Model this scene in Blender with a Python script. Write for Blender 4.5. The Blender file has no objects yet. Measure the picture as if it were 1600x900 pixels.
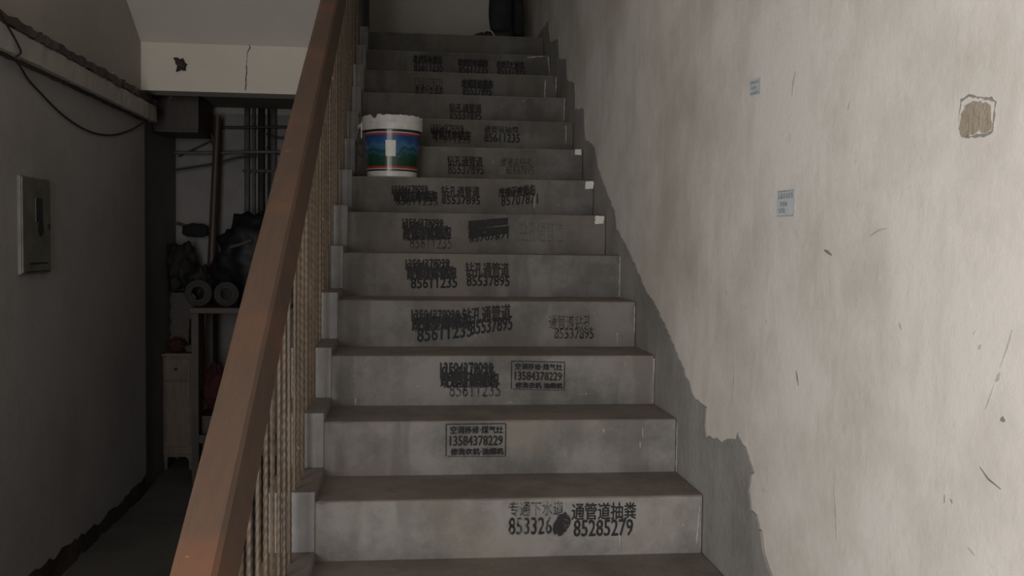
import bpy, bmesh, math, random
from mathutils import Vector, Matrix, noise

C = bpy.context.scene.collection
S = bpy.context.scene
random.seed(7)
R, T = 0.16, 0.2702            # riser height, tread depth (m)
XR, XL, XK = 1.10, -1.22, 0.049  # right wall, left wall, inner edge of the stepped kerb
FLOOR = -4 * R
SL = R / T

# ------------------------------------------------------------------ camera
cd = bpy.data.cameras.new('camera'); cam = bpy.data.objects.new('camera', cd); C.objects.link(cam)
cd.sensor_width = 36; cd.lens = 1500 / 1600 * 36; cd.clip_start = 0.05
yaw, pitch, roll = 0.109477, -0.045284, 0.011978
fw = Vector((math.sin(yaw) * math.cos(pitch), math.cos(yaw) * math.cos(pitch), math.sin(pitch)))
rt = Vector((math.cos(yaw), -math.sin(yaw), 0)); up = rt.cross(fw)
rt2 = math.cos(roll) * rt + math.sin(roll) * up; up2 = -math.sin(roll) * rt + math.cos(roll) * up
M = Matrix((rt2, up2, -fw)).transposed().to_4x4(); M.translation = Vector((0.2849, -2.5232, 0.8374))
cam.matrix_world = M
S.camera = cam

# ------------------------------------------------------------------ world, light, exposure
w = bpy.data.worlds.new('world'); S.world = w; w.use_nodes = True
w.node_tree.nodes['Background'].inputs[0].default_value = (0.75, 0.82, 0.95, 1)
w.node_tree.nodes['Background'].inputs[1].default_value = 0.6
# daylight through the entrance doorway in the end wall behind the camera
ld = bpy.data.lights.new('doorway_daylight', 'AREA'); ld.shape = 'RECTANGLE'; ld.size = 1.0; ld.size_y = 2.5
ld.energy = 64; ld.color = (1.0, 0.965, 0.925)
lo = bpy.data.objects.new('doorway_daylight', ld); C.objects.link(lo)
lo.location = (-0.62, -3.64, FLOOR + 1.45); lo.rotation_euler = (math.radians(90), 0, 0)
# added fill lamp brightening the right wall, at the left wall behind the camera
l2 = bpy.data.lights.new('side_fill', 'AREA'); l2.shape = 'RECTANGLE'; l2.size = 0.9; l2.size_y = 1.5
l2.energy = 86; l2.color = (1.0, 0.965, 0.925)
lp = bpy.data.objects.new('side_fill', l2); C.objects.link(lp)
lp.location = (-1.20, -3.1, 0.95); lp.rotation_euler = (0, math.radians(-90), 0)
S.view_settings.view_transform = 'Standard'; S.view_settings.look = 'None'
S.view_settings.exposure = -0.18; S.view_settings.gamma = 1.0; S.view_settings.use_curve_mapping = False

# ------------------------------------------------------------------ materials
def nodes(name):
    m = bpy.data.materials.new(name); m.use_nodes = True
    nt = m.node_tree; b = nt.nodes['Principled BSDF']
    return m, nt, b
def N(nt, t, **k):
    n = nt.nodes.new(t)
    for a, v in k.items(): setattr(n, a, v)
    return n
def ramp(nt, fac, stops):
    r = N(nt, 'ShaderNodeValToRGB'); e = r.color_ramp.elements
    while len(e) < len(stops): e.new(0.5)
    for i, (p, c) in enumerate(stops):
        e[i].position = p; e[i].color = (*c, 1) if len(c) == 3 else c
    nt.links.new(fac, r.inputs[0]); return r.outputs[0]
def mixc(nt, f, a, b, mode='MIX'):
    m = N(nt, 'ShaderNodeMix', data_type='RGBA', blend_type=mode)
    for s, v in ((m.inputs[0], f), (m.inputs[6], a), (m.inputs[7], b)):
        if hasattr(v, 'is_linked') or hasattr(v, 'links'): nt.links.new(v, s)
        elif isinstance(v, (int, float)): s.default_value = v
        else: s.default_value = (*v, 1)
    return m.outputs[2]
def nz(nt, scale, detail=4, rough=.6, stretch=None, seed=0.0):
    tc = N(nt, 'ShaderNodeNewGeometry'); mp = N(nt, 'ShaderNodeMapping')
    nt.links.new(tc.outputs['Position'], mp.inputs[0])
    mp.inputs['Location'].default_value = (seed, seed * 1.7, seed * .6)
    if stretch: mp.inputs['Scale'].default_value = stretch
    n = N(nt, 'ShaderNodeTexNoise'); n.inputs['Scale'].default_value = scale
    n.inputs['Detail'].default_value = detail; n.inputs['Roughness'].default_value = rough
    nt.links.new(mp.outputs[0], n.inputs[0]); return n.outputs[0]
def bump(nt, b, h, st=.3, dist=.01):
    n = N(nt, 'ShaderNodeBump'); n.inputs['Strength'].default_value = st; n.inputs['Distance'].default_value = dist
    nt.links.new(h, n.inputs['Height']); nt.links.new(n.outputs[0], b.inputs['Normal'])
def plain(name, col, rough=.7, metal=0, var=.25, scale=12):
    m, nt, b = nodes(name)
    f = ramp(nt, nz(nt, scale), [(.35, tuple(c * (1 - var) for c in col)), (.65, tuple(min(1, c * (1 + var * .5)) for c in col))])
    nt.links.new(f, b.inputs['Base Color']); b.inputs['Roughness'].default_value = rough; b.inputs['Metallic'].default_value = metal
    return m
def plaster(name, base, dirt, spots, amount=.5, sbump=.25):
    m, nt, b = nodes(name)
    c = mixc(nt, ramp(nt, nz(nt, 1.6, 6, .65, seed=3), [(.44, (0, 0, 0)), (.66, (amount,) * 3)]), base, dirt)
    c = mixc(nt, ramp(nt, nz(nt, 7, 5, .7, (1, 1, .35), 9), [(.52, (0, 0, 0)), (.75, (amount * .6,) * 3)]), c, dirt)
    c = mixc(nt, ramp(nt, nz(nt, 26, 3, .5, seed=5), [(.70, (0, 0, 0)), (.80, (.30,) * 3)]), c, spots)
    nt.links.new(c, b.inputs['Base Color']); b.inputs['Roughness'].default_value = .92
    bump(nt, b, nz(nt, 38, 6, .7, seed=1), sbump, .008)
    return m
M_ = {}
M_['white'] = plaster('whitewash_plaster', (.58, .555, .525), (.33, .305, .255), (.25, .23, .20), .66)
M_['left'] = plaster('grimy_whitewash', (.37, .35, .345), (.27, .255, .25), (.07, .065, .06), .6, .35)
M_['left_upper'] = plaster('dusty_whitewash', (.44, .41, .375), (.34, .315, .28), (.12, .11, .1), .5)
M_['soffit'] = plaster('soffit_whitewash', (.74, .705, .65), (.63, .60, .55), (.3, .28, .25), .4)
M_['beam'] = plaster('beam_whitewash', (.70, .665, .60), (.60, .565, .50), (.3, .28, .25), .3)
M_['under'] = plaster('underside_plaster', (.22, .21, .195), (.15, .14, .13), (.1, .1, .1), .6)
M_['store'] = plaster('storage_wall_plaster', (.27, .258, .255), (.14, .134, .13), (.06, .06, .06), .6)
M_['cement'] = plaster('bare_cement', (.27, .26, .245), (.15, .145, .137), (.40, .39, .37), .9, .6)
M_['floor'] = plaster('cement_floor', (.10, .093, .085), (.045, .042, .04), (.16, .15, .14), .8, .5)
M_['landing_wall'] = plaster('landing_wall_plaster', (.40, .375, .35), (.33, .31, .285), (.22, .2, .19), .5)

def concrete(name, base, dark, warm, streak=True):
    m, nt, b = nodes(name)
    c = mixc(nt, ramp(nt, nz(nt, 4, 6, .7, seed=2), [(.42, (0, 0, 0)), (.60, (.85,) * 3)]), base, dark)
    c = mixc(nt, ramp(nt, nz(nt, 9, 3, .6, (1, 1, .2), 21), [(.52, (0, 0, 0)), (.62, (.6,) * 3)]), c, dark)
    c = mixc(nt, ramp(nt, nz(nt, 2.2, 4, .6, seed=14), [(.48, (0, 0, 0)), (.62, (.6,) * 3)]), c, warm)
    c = mixc(nt, ramp(nt, nz(nt, 60, 2, .5, seed=30), [(.72, (0, 0, 0)), (.78, (.5,) * 3)]), c, tuple(x * 1.9 for x in base))
    nt.links.new(c, b.inputs['Base Color']); b.inputs['Roughness'].default_value = .85
    bump(nt, b, nz(nt, 45, 6, .7), .45, .006)
    return m
for k in range(-3, 14):     # risers coloured darker step by step to imitate the dim stair top
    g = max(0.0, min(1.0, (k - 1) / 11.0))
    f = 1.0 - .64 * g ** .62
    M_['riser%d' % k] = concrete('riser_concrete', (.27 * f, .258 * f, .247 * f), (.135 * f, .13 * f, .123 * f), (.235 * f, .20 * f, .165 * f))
M_['tread'] = concrete('dusty_tread_concrete', (.185, .160, .140), (.118, .100, .086), (.19, .156, .130))
M_['kerb'] = concrete('painted_kerb', (.25, .242, .242), (.17, .165, .165), (.2, .19, .18))

def ink(a):
    key = 'ink%.2f' % a
    if key in M_: return M_[key]
    m, nt, b = nodes('stencil_ink'); b.inputs['Base Color'].default_value = (.016, .016, .018, 1); b.inputs['Roughness'].default_value = .8
    f = ramp(nt, nz(nt, 60, 5, .75, seed=a * 7), [(.30 + .25 * (1 - a), (a * .25,) * 3), (.46 + .25 * (1 - a), (a,) * 3)])
    nt.links.new(f, b.inputs['Alpha']); M_[key] = m; return m

def wood(name, base, worn, dirt, along=(6, .8, 1.0)):
    m, nt, b = nodes(name)
    c = mixc(nt, ramp(nt, nz(nt, 14, 5, .7, along, 4), [(.35, (0, 0, 0)), (.7, (1, 1, 1))]), dirt, base)
    c = mixc(nt, ramp(nt, nz(nt, 3.5, 4, .6, seed=8), [(.48, (0, 0, 0)), (.66, (.75,) * 3)]), c, worn)
    c = mixc(nt, ramp(nt, nz(nt, 22, 3, .6, seed=17), [(.70, (0, 0, 0)), (.76, (.55,) * 3)]), c, (.34, .29, .24))
    nt.links.new(c, b.inputs['Base Color']); b.inputs['Roughness'].default_value = .55
    bump(nt, b, nz(nt, 40, 4, .6, along), .2, .004)
    return m
M_['rail'] = wood('worn_red_brown_wood', (.105, .060, .040), (.165, .068, .036), (.078, .052, .038))
M_['bar'] = wood('brown_painted_iron', (.105, .074, .048), (.13, .09, .056), (.066, .046, .03), (1, 1, 1))
M_['cabwood'] = wood('pale_varnished_wood', (.15, .11, .075), (.18, .13, .085), (.08, .06, .045), (6, 1, .6))
M_['pole'] = wood('bare_pole_wood', (.075, .047, .033), (.095, .058, .04), (.045, .032, .026), (3, 3, .4))
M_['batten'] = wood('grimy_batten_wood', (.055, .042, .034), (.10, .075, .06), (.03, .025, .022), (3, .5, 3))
M_['darkwood'] = wood('dark_stained_wood', (.05, .035, .028), (.07, .045, .035), (.025, .02, .018))
M_['iron_dark'] = plain('dark_iron', (.012, .012, .015), .6)
M_['trouser'] = plain('black_trouser_cloth', (.010, .011, .014), .95, var=.5)
M_['jacket'] = plain('dark_jacket_cloth', (.014, .016, .02), .95)
M_['shoe'] = plain('black_shoe_leather', (.012, .011, .012), .5)
M_['lace'] = plain('pale_shoe_lace', (.42, .40, .37), .8)
M_['skin'] = plain('skin', (.42, .27, .19), .55, var=.08)
M_['hair'] = plain('black_hair', (.012, .010, .009), .5)
M_['steelbox'] = plain('grey_painted_steel', (.150, .145, .118), .5, var=.3)
M_['drip'] = plain('white_drip', (.33, .32, .30), .8)
M_['boxside'] = plain('pale_painted_steel', (.19, .185, .165), .5)
M_['blackglass'] = plain('dark_meter_window', (.02, .022, .022), .25)
M_['cable'] = plain('black_cable', (.02, .017, .016), .6)
M_['paint'] = plain('white_paint', (.62, .6, .57), .7, var=.1)
M_['pipe_grey'] = plain('grey_pipe', (.13, .124, .12), .6)
M_['pipe_dark'] = plain('dark_pipe', (.035, .032, .032), .6)
M_['bag'] = plain('black_plastic_bag', (.008, .009, .013), .6)
M_['red'] = plain('dark_red_cloth', (.05, .007, .009), .85)
M_['tape'] = plain('grey_hose', (.034, .033, .03), .7)
M_['chrome'] = plain('polished_steel', (.7, .68, .62), .12, 1, var=.05)
M_['clutter'] = plain('dark_clutter', (.018, .016, .016), .8, var=.6)
M_['cloth_grey'] = plain('grey_rag', (.08, .078, .078), .9)
M_['cap'] = plain('dark_felt', (.015, .015, .02), .95)
M_['bucket'] = plain('white_plastic', (.60, .59, .57), .35, var=.12, scale=30)
M_['sticker'] = plain('white_sticker', (.68, .70, .64), .4, var=.05)
M_['leaf_ad'] = plain('pale_blue_advert', (.44, .465, .48), .8, var=.15, scale=60)
M_['ad_ink'] = plain('faded_blue_ink', (.27, .30, .33), .8, var=.3, scale=80)
M_['patch'] = plaster('crumbled_cement', (.25, .21, .16), (.36, .32, .26), (.15, .13, .1), .9, 1)
M_['hole'] = plain('dark_hole', (.05, .042, .036), .95, var=.7, scale=60)
M_['scuff'] = plain('dark_scuff', (.22, .21, .20), .9)
M_['stain'] = plain('faint_stain', (.40, .385, .36), .9, var=.15, scale=30)
M_['bulb'] = plain('off_white_glass', (.6, .6, .58), .3)

# ------------------------------------------------------------------ mesh helpers
def obj(name, bm, mat, parent=None, kind=None, smooth=False):
    me = bpy.data.meshes.new(name); bm.to_mesh(me); bm.free()
    for m in (mat if isinstance(mat, (list, tuple)) else [mat]): me.materials.append(m)
    if smooth:
        for p in me.polygons: p.use_smooth = True
    o = bpy.data.objects.new(name, me); C.objects.link(o)
    if parent: o.parent = parent
    if kind: o['kind'] = kind
    return o
def empty(name, loc, label=None, cat=None, group=None, kind=None):
    o = bpy.data.objects.new(name, None); C.objects.link(o); o.location = loc; o.empty_display_size = .1
    return tag(o, label, cat, group, kind)
def tag(o, label=None, cat=None, group=None, kind=None):
    for k, v in (('label', label), ('category', cat), ('group', group), ('kind', kind)):
        if v: o[k] = v
    return o
def box(bm, x0, x1, y0, y1, z0, z1, bev=0, mi=0):
    vs = [bm.verts.new((x, y, z)) for x in (x0, x1) for y in (y0, y1) for z in (z0, z1)]
    fs = [bm.faces.new([vs[i] for i in q]) for q in ((0, 1, 3, 2), (4, 6, 7, 5), (0, 4, 5, 1), (2, 3, 7, 6), (0, 2, 6, 4), (1, 5, 7, 3))]
    for f in fs: f.material_index = mi
    if bev:
        es = {e for f in fs for e in f.edges}
        bmesh.ops.bevel(bm, geom=list(es), offset=bev, segments=2, profile=.6, affect='EDGES')
    return fs
def B(*a, **k):
    bm = bmesh.new(); box(bm, *a, **k); return bm
def prism(bm, poly, axis, a, b, mi=0):
    """poly in the two other axes (in x,y,z order), extruded along axis from a to b"""
    def P(p, c):
        return {'x': (c, p[0], p[1]), 'y': (p[0], c, p[1]), 'z': (p[0], p[1], c)}[axis]
    A = [bm.verts.new(P(p, a)) for p in poly]; Bv = [bm.verts.new(P(p, b)) for p in poly]
    n = len(poly); fs = [bm.faces.new(A), bm.faces.new(Bv[::-1])]
    for i in range(n): fs.append(bm.faces.new((A[i], A[(i + 1) % n], Bv[(i + 1) % n], Bv[i])))
    for f in fs: f.material_index = mi
    bmesh.ops.recalc_face_normals(bm, faces=fs)
    return fs
def tube(bm, pts, r, n=8, cap=True):
    pts = [Vector(p) for p in pts]; rings = []
    rr = r if isinstance(r, (list, tuple)) else [r] * len(pts)
    prev = None
    for i, p in enumerate(pts):
        d = (pts[min(i + 1, len(pts) - 1)] - pts[max(i - 1, 0)]).normalized()
        u = prev - d * prev.dot(d) if prev else d.orthogonal()
        u.normalize(); prev = u; v = d.cross(u)
        rings.append([bm.verts.new(p + rr[i] * (math.cos(2 * math.pi * j / n) * u + math.sin(2 * math.pi * j / n) * v)) for j in range(n)])
    for a, b in zip(rings, rings[1:]):
        for j in range(n): bm.faces.new((a[j], a[(j + 1) % n], b[(j + 1) % n], b[j]))
    if cap: bm.faces.new(rings[0][::-1]); bm.faces.new(rings[-1])
def smoothline(pts, k=6):
    pts = [Vector(p) for p in pts]; out = []
    for i in range(len(pts) - 1):
        p0, p1, p2, p3 = pts[max(i - 1, 0)], pts[i], pts[i + 1], pts[min(i + 2, len(pts) - 1)]
        for s in range(k):
            t = s / k
            out.append(.5 * (2 * p1 + (p2 - p0) * t + (2 * p0 - 5 * p1 + 4 * p2 - p3) * t * t + (3 * p1 - p0 - 3 * p2 + p3) * t ** 3))
    out.append(pts[-1]); return out
def lathe(bm, prof, n=48, cx=0, cy=0, jit=None):
    rings = []
    for i, (r, z) in enumerate(prof):
        rings.append([bm.verts.new((cx + r * math.cos(2 * math.pi * j / n), cy + r * math.sin(2 * math.pi * j / n), z + (jit(i, j) if jit else 0))) for j in range(n)])
    for a, b in zip(rings, rings[1:]):
        for j in range(n): bm.faces.new((a[j], a[(j + 1) % n], b[(j + 1) % n], b[j]))
    return rings
def ragged(poly, step=.02, amp=.006, seed=0):
    out = []; rnd = random.Random(seed); n = len(poly)
    for i in range(n):
        a, b = Vector(poly[i]), Vector(poly[(i + 1) % n]); L = (b - a).length; k = max(1, int(L / step))
        for s in range(k):
            p = a.lerp(b, s / k); out.append((p.x + rnd.uniform(-amp, amp), p.y + rnd.uniform(-amp, amp)))
    return out
def sheet(name, mat, parent, plane, c, poly, th, kind=None):
    """ragged thin patch lying on a wall: plane 'x' or 'y', c = wall coordinate, th = signed thickness off it"""
    bm = bmesh.new(); prism(bm, poly, plane, c, c + th); bmesh.ops.triangulate(bm, faces=bm.faces[:])
    return obj(name, bm, mat, parent, kind)

# ------------------------------------------------------------------ the setting
wr = obj('wall_right', B(XR, XR + .2, -3.9, 4.4, FLOOR - .1, 4.3), M_['white'], kind='structure')
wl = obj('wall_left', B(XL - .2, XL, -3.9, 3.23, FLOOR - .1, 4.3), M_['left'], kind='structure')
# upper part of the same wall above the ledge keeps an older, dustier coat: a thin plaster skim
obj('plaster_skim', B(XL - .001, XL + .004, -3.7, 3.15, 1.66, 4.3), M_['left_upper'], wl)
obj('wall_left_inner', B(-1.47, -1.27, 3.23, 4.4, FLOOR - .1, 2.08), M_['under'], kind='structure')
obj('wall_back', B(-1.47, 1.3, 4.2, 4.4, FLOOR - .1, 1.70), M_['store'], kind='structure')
obj('wall_back_landing', B(-1.47, 1.3, 4.2, 4.4, 1.70, 4.3), M_['landing_wall'], kind='structure')
obj('wall_left_landing', B(-1.47, XL, 3.23, 4.2, 2.08, 4.3), M_['left_upper'], kind='structure')
obj('floor', B(-1.47, 1.3, -3.9, 4.4, FLOOR - .1, FLOOR), M_['floor'], kind='structure')
obj('ceiling', B(-1.47, 1.3, -3.9, 4.4, 4.3, 4.4), M_['soffit'], kind='structure')
bm = bmesh.new()      # end wall behind the camera with the entrance doorway
box(bm, -1.47, -1.14, -3.9, -3.7, FLOOR, 4.3); box(bm, -.10, 1.3, -3.9, -3.7, FLOOR, 4.3); box(bm, -1.14, -.10, -3.9, -3.7, FLOOR + 2.75, 4.3)
obj('wall_front', bm, M_['white'], kind='structure')
bm = bmesh.new()
box(bm, -1.14, -1.09, -3.85, -3.72, FLOOR, FLOOR + 2.75); box(bm, -.15, -.10, -3.85, -3.72, FLOOR, FLOOR + 2.75); box(bm, -1.09, -.15, -3.85, -3.72, FLOOR + 2.7, FLOOR + 2.75)
obj('door_1', bm, M_['rail'], kind='structure')
bm = bmesh.new()
for a in ((-3.58, -3.53, .15, 1.75), (-2.67, -2.62, .15, 1.75), (-3.53, -2.67, .15, .20), (-3.53, -2.67, 1.70, 1.75), (-3.125, -3.085, .20, 1.70)): box(bm, XL - .001, XL + .02, *a)
wn = obj('added_window', bm, M_['rail'], kind='structure')  # frame and panes added around the fill lamp; the wall has no opening
for a in ((-3.53, -3.125), (-3.085, -2.67)): obj('added_pane', B(XL - .001, XL + .006, a[0], a[1], .20, 1.70), M_['bulb'], wn)
obj('ground_outside', B(-6, 6, -16, -3.9, FLOOR - .15, FLOOR - .05), M_['floor'], kind='structure')

# the upper flight over the left half and the beam it springs from
uf = empty('upper_flight_slab', (-.66, 3.15, 1.95), kind='structure')
prof = [(3.15, 1.955)]
n = 14
prof.append((3.15 - n * T, 1.955 + n * R))
for i in range(n, 0, -1):
    prof.append((3.15 - i * T, 2.10 + i * R)); prof.append((3.15 - (i - 1) * T, 2.10 + i * R))
prof.append((3.15, 2.10))
bm = bmesh.new(); prism(bm, prof, 'x', XL, -.10)
o = obj('waist_slab', bm, M_['soffit'], uf); o.matrix_parent_inverse = Matrix.Translation((.66, -3.15, -1.95))
beam = obj('beam', B(XL, -.06, 3.15, 3.33, 1.685, 2.08), M_['beam'], kind='structure')
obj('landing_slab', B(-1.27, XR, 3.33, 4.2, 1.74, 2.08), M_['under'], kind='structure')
obj('crumbled_hole', (lambda bm: (prism(bm, ragged([(-1.036, 1.868), (-1.02, 1.876), (-1.0, 1.866), (-.985, 1.872), (-.975, 1.85), (-.962, 1.838), (-.972, 1.815), (-.968, 1.795), (-.99, 1.806), (-1.012, 1.797), (-1.022, 1.792), (-1.018, 1.82), (-1.03, 1.845)], .008, .004, 3), 'y', 3.1495, 3.142), bm)[1])(bmesh.new()), M_['hole'], beam)
crack = [(-.627, 1.968), (-.612, 1.945), (-.628, 1.915), (-.631, 1.87), (-.634, 1.84), (-.632, 1.80), (-.637, 1.77), (-.636, 1.735), (-.640, 1.70)]
bm = bmesh.new()
for i in range(len(crack) - 1):
    if i in (2, 3): wd = .0014
    else: wd = .003
    a, b = crack[i], crack[i + 1]; prism(bm, [(a[0] - wd, a[1]), (a[0] + wd, a[1]), (b[0] + wd * .7, b[1]), (b[0] - wd * .7, b[1])], 'y', 3.1495, 3.1475)
obj('crack', bm, M_['hole'], beam)
sheet('damp_stain', M_['scuff'], beam, 'y', 3.15, ragged([(-1.19, 2.0), (-1.17, 2.03), (-1.14, 2.04), (-1.16, 2.0), (-1.18, 1.975)], .02, .004, 2), -.0008)

bm = bmesh.new(); prism(bm, ragged([(-3.6, FLOOR), (-3.6, FLOOR + .10), (0, FLOOR + .09), (1.5, FLOOR + .12), (2.4, FLOOR + .08), (3.22, FLOOR + .11), (3.22, FLOOR)], .05, .015, 13), 'x', XL, XL + .003); obj('shade_band', bm, M_['batten'], wl)  # dark strip painting the shade along the foot of the left wall
# ledge along the left wall: plaster duct with a grimy wooden batten on top
ledge = empty('trim_1', (XL, 1.2, 1.52), kind='structure')
def sub(name, bm, mat, parent, **k):
    o = obj(name, bm, mat, parent, **k); o.matrix_parent_inverse = Matrix.Translation(-Vector(parent.location)); return o
def roughbar(x0, x1, y0, y1, z0, z1, amp, step=.06, seed=1):
    bm = bmesh.new(); rnd = random.Random(seed); n = int((y1 - y0) / step); rings = []
    for i in range(n + 1):
        y = y0 + (y1 - y0) * i / n; j = lambda: rnd.uniform(-amp, amp)
        rings.append([bm.verts.new(p) for p in ((x0, y, z0 + j()), (x1 + j(), y, z0 + j()), (x1 + j(), y, z1 + j()), (x0, y, z1 + j()))])
    for a, b in zip(rings, rings[1:]):
        for q in range(4): bm.faces.new((a[q], a[(q + 1) % 4], b[(q + 1) % 4], b[q]))
    bm.faces.new(rings[0][::-1]); bm.faces.new(rings[-1]); bmesh.ops.recalc_face_normals(bm, faces=bm.faces[:]); return bm
sub('plaster_duct', roughbar(XL - .02, -1.172, -3.7, 3.31, 1.525, 1.615, .002), M_['left_upper'], ledge)
sub('wood_batten', roughbar(XL - .02, -1.166, -3.7, 3.29, 1.617, 1.655, .006, .04, 5), M_['batten'], ledge)
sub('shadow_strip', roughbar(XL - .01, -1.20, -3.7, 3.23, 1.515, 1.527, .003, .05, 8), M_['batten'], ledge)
for i in range(26):     # crumbs of rotten wood and plaster lying on the batten
    y = random.uniform(1.2, 3.2); x = random.uniform(-1.215, -1.18); s = random.uniform(.008, .022)
    bm = bmesh.new(); bmesh.ops.create_icosphere(bm, subdivisions=1, radius=s)
    for v in bm.verts: v.co = Vector((v.co.x * .7, v.co.y * 1.7, v.co.z * .5)) * (1 + .3 * noise.noise(v.co * 60 + Vector((i, 0, 0)))) + Vector((x, y, 1.655 + s * .35))
    sub('rubble_crumb', bm, M_['batten'] if i % 4 else M_['left_upper'], ledge)

# ragged bare-cement skirting that climbs the right wall beside the steps
sk = [(-.60, -.1), (-.56, .05), (-.523, .082), (-.484, .104), (-.443, .141), (-.42, .186), (-.40, .21), (-.356, .22), (-.341, .262), (-.363, .313), (-.326, .351), (-.272, .366), (-.255, .372), (-.25, .385), (-.24, .366), (-.212, .36), (-.14, .336), (-.008, .322), (.006, .367), (.0, .40), (.114, .41), (.16, .441), (.27, .502), (.371, .56), (.594, .655), (.667, .673), (.779, .733), (.931, .81), (1.152, .90), (1.2, .972), (1.344, 1.05), (1.524, 1.157), (1.631, 1.262), (1.86, 1.33), (1.90, 1.47), (2.13, 1.50), (2.16, 1.63), (2.381, 1.68), (2.43, 1.80), (2.66, 1.84), (2.70, 1.96), (3.0, 2.0), (3.1, 2.15), (4.2, 2.15), (4.2, 2.0), (3.2, 1.9), (0, -.3), (-.6, -.3)]
sheet('cement_skirting', M_['cement'], wr, 'x', XR, ragged(sk, .018, .005, 11), -.004)
sheet('cement_skirting', M_['under'], wr, 'x', XR, ragged([(-.545, .02), (-.52, .06), (-.49, .085), (-.45, .105), (-.42, .15), (-.395, .17), (-.40, .20), (-.43, .185), (-.45, .14), (-.49, .11), (-.53, .08), (-.57, .03)], .015, .004, 4), -.007)
# blocked-up socket: a crumbling square of cement with a raised ragged rim
po = [(-1.17, 1.060), (-1.19, 1.064), (-1.215, 1.057), (-1.245, 1.052), (-1.256, 1.045), (-1.254, 1.02), (-1.252, 1.002), (-1.23, .999), (-1.20, 1.001), (-1.175, 1.005), (-1.166, 1.015), (-1.168, 1.035)]
pi_ = [(-1.174, 1.036), (-1.186, 1.050), (-1.21, 1.052), (-1.228, 1.047), (-1.246, 1.040), (-1.250, 1.022), (-1.252, 1.006), (-1.236, 1.002), (-1.222, 1.008), (-1.205, 1.003), (-1.178, 1.004), (-1.170, 1.016)]
sheet('patch_rim', M_['scuff'], wr, 'x', XR, ragged(po, .006, .0016, 6), -.0010)
sheet('patch_plaster', M_['white'], wr, 'x', XR, ragged([(y * .93 - .0845, 1.031 + (z - 1.031) * .90) for y, z in po], .006, .002, 7), -.0020)
sheet('patch_cement', M_['patch'], wr, 'x', XR, ragged(pi_, .006, .0022, 8), -.0032)
# scuffs, nicks and stains on the right wall
def mark(pts, wd, mat='scuff', nm='scuff_mark'):
    bm = bmesh.new(); n = len(pts); Lp, Rp = [], []
    for i, p in enumerate(pts):
        a, b = Vector(pts[max(i - 1, 0)]), Vector(pts[min(i + 1, n - 1)]); d = (b - a).normalized(); q = Vector((-d.y, d.x)); k = wd * (1 if 0 < i < n - 1 else .35)
        Lp.append(tuple(Vector(p) + q * k)); Rp.append(tuple(Vector(p) - q * k))
    prism(bm, Lp + Rp[::-1], 'x', XR, XR - .0008); obj(nm, bm, M_[mat], wr)
mark([(-.714, .834), (-.73, .830), (-.749, .824)], .0035)
mark([(-1.248, .528), (-1.268, .516), (-1.297, .509)], .0016)
mark([(-1.160, .466), (-1.1605, .459), (-1.161, .452)], .0012)
mark([(-1.176, .463), (-1.179, .461), (-1.182, .458)], .0014)
mark([(-1.291, .604), (-1.296, .606), (-1.301, .604)], .0042)
mark([(-1.256, .612), (-1.266, .633), (-1.274, .650)], .0012, 'stain')
mark([(-1.277, .655), (-1.283, .662), (-1.286, .668)], .004, 'stain')
mark([(-1.286, .675), (-1.298, .70), (-1.31, .73)], .0014, 'stain')
mark([(-.593, .580), (-.60, .566), (-.608, .550)], .0035)
mark([(.330, .876), (.318, .858), (.307, .838)], .007, 'stain')
mark([(-.784, .385), (-.797, .33), (-.802, .280)], .004, 'stain')
mark([(-.795, .42), (-.79, .40), (-.784, .385)], .0012, 'stain')
mark([(-1.225, .405), (-1.235, .401), (-1.243, .399)], .0015, 'stain')
mark([(-.68, .868), (-.684, .865), (-.688, .86)], .003, 'stain')
mark([(-.55, 1.21), (-.54, 1.19), (-.535, 1.16)], .004, 'stain')
mark([(-.9, .86), (-.93, .87), (-.96, .873)], .002, 'stain')
mark([(-.20, .42), (-.21, .50), (-.215, .56)], .004, 'stain')
mark([(.45, .80), (.42, .83), (.41, .86)], .006, 'stain')
for i in range(46):
    y = random.uniform(-1.3, 2.2); z = max(.25, .55 + y * SL) + random.uniform(.05, .95); l = random.uniform(.004, .016); a = random.uniform(-1, 1)
    mark([(y, z), (y + l * a * .5, z + l * .5), (y + l * a, z + l)], random.uniform(.001, .0035), 'stain')

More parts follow.
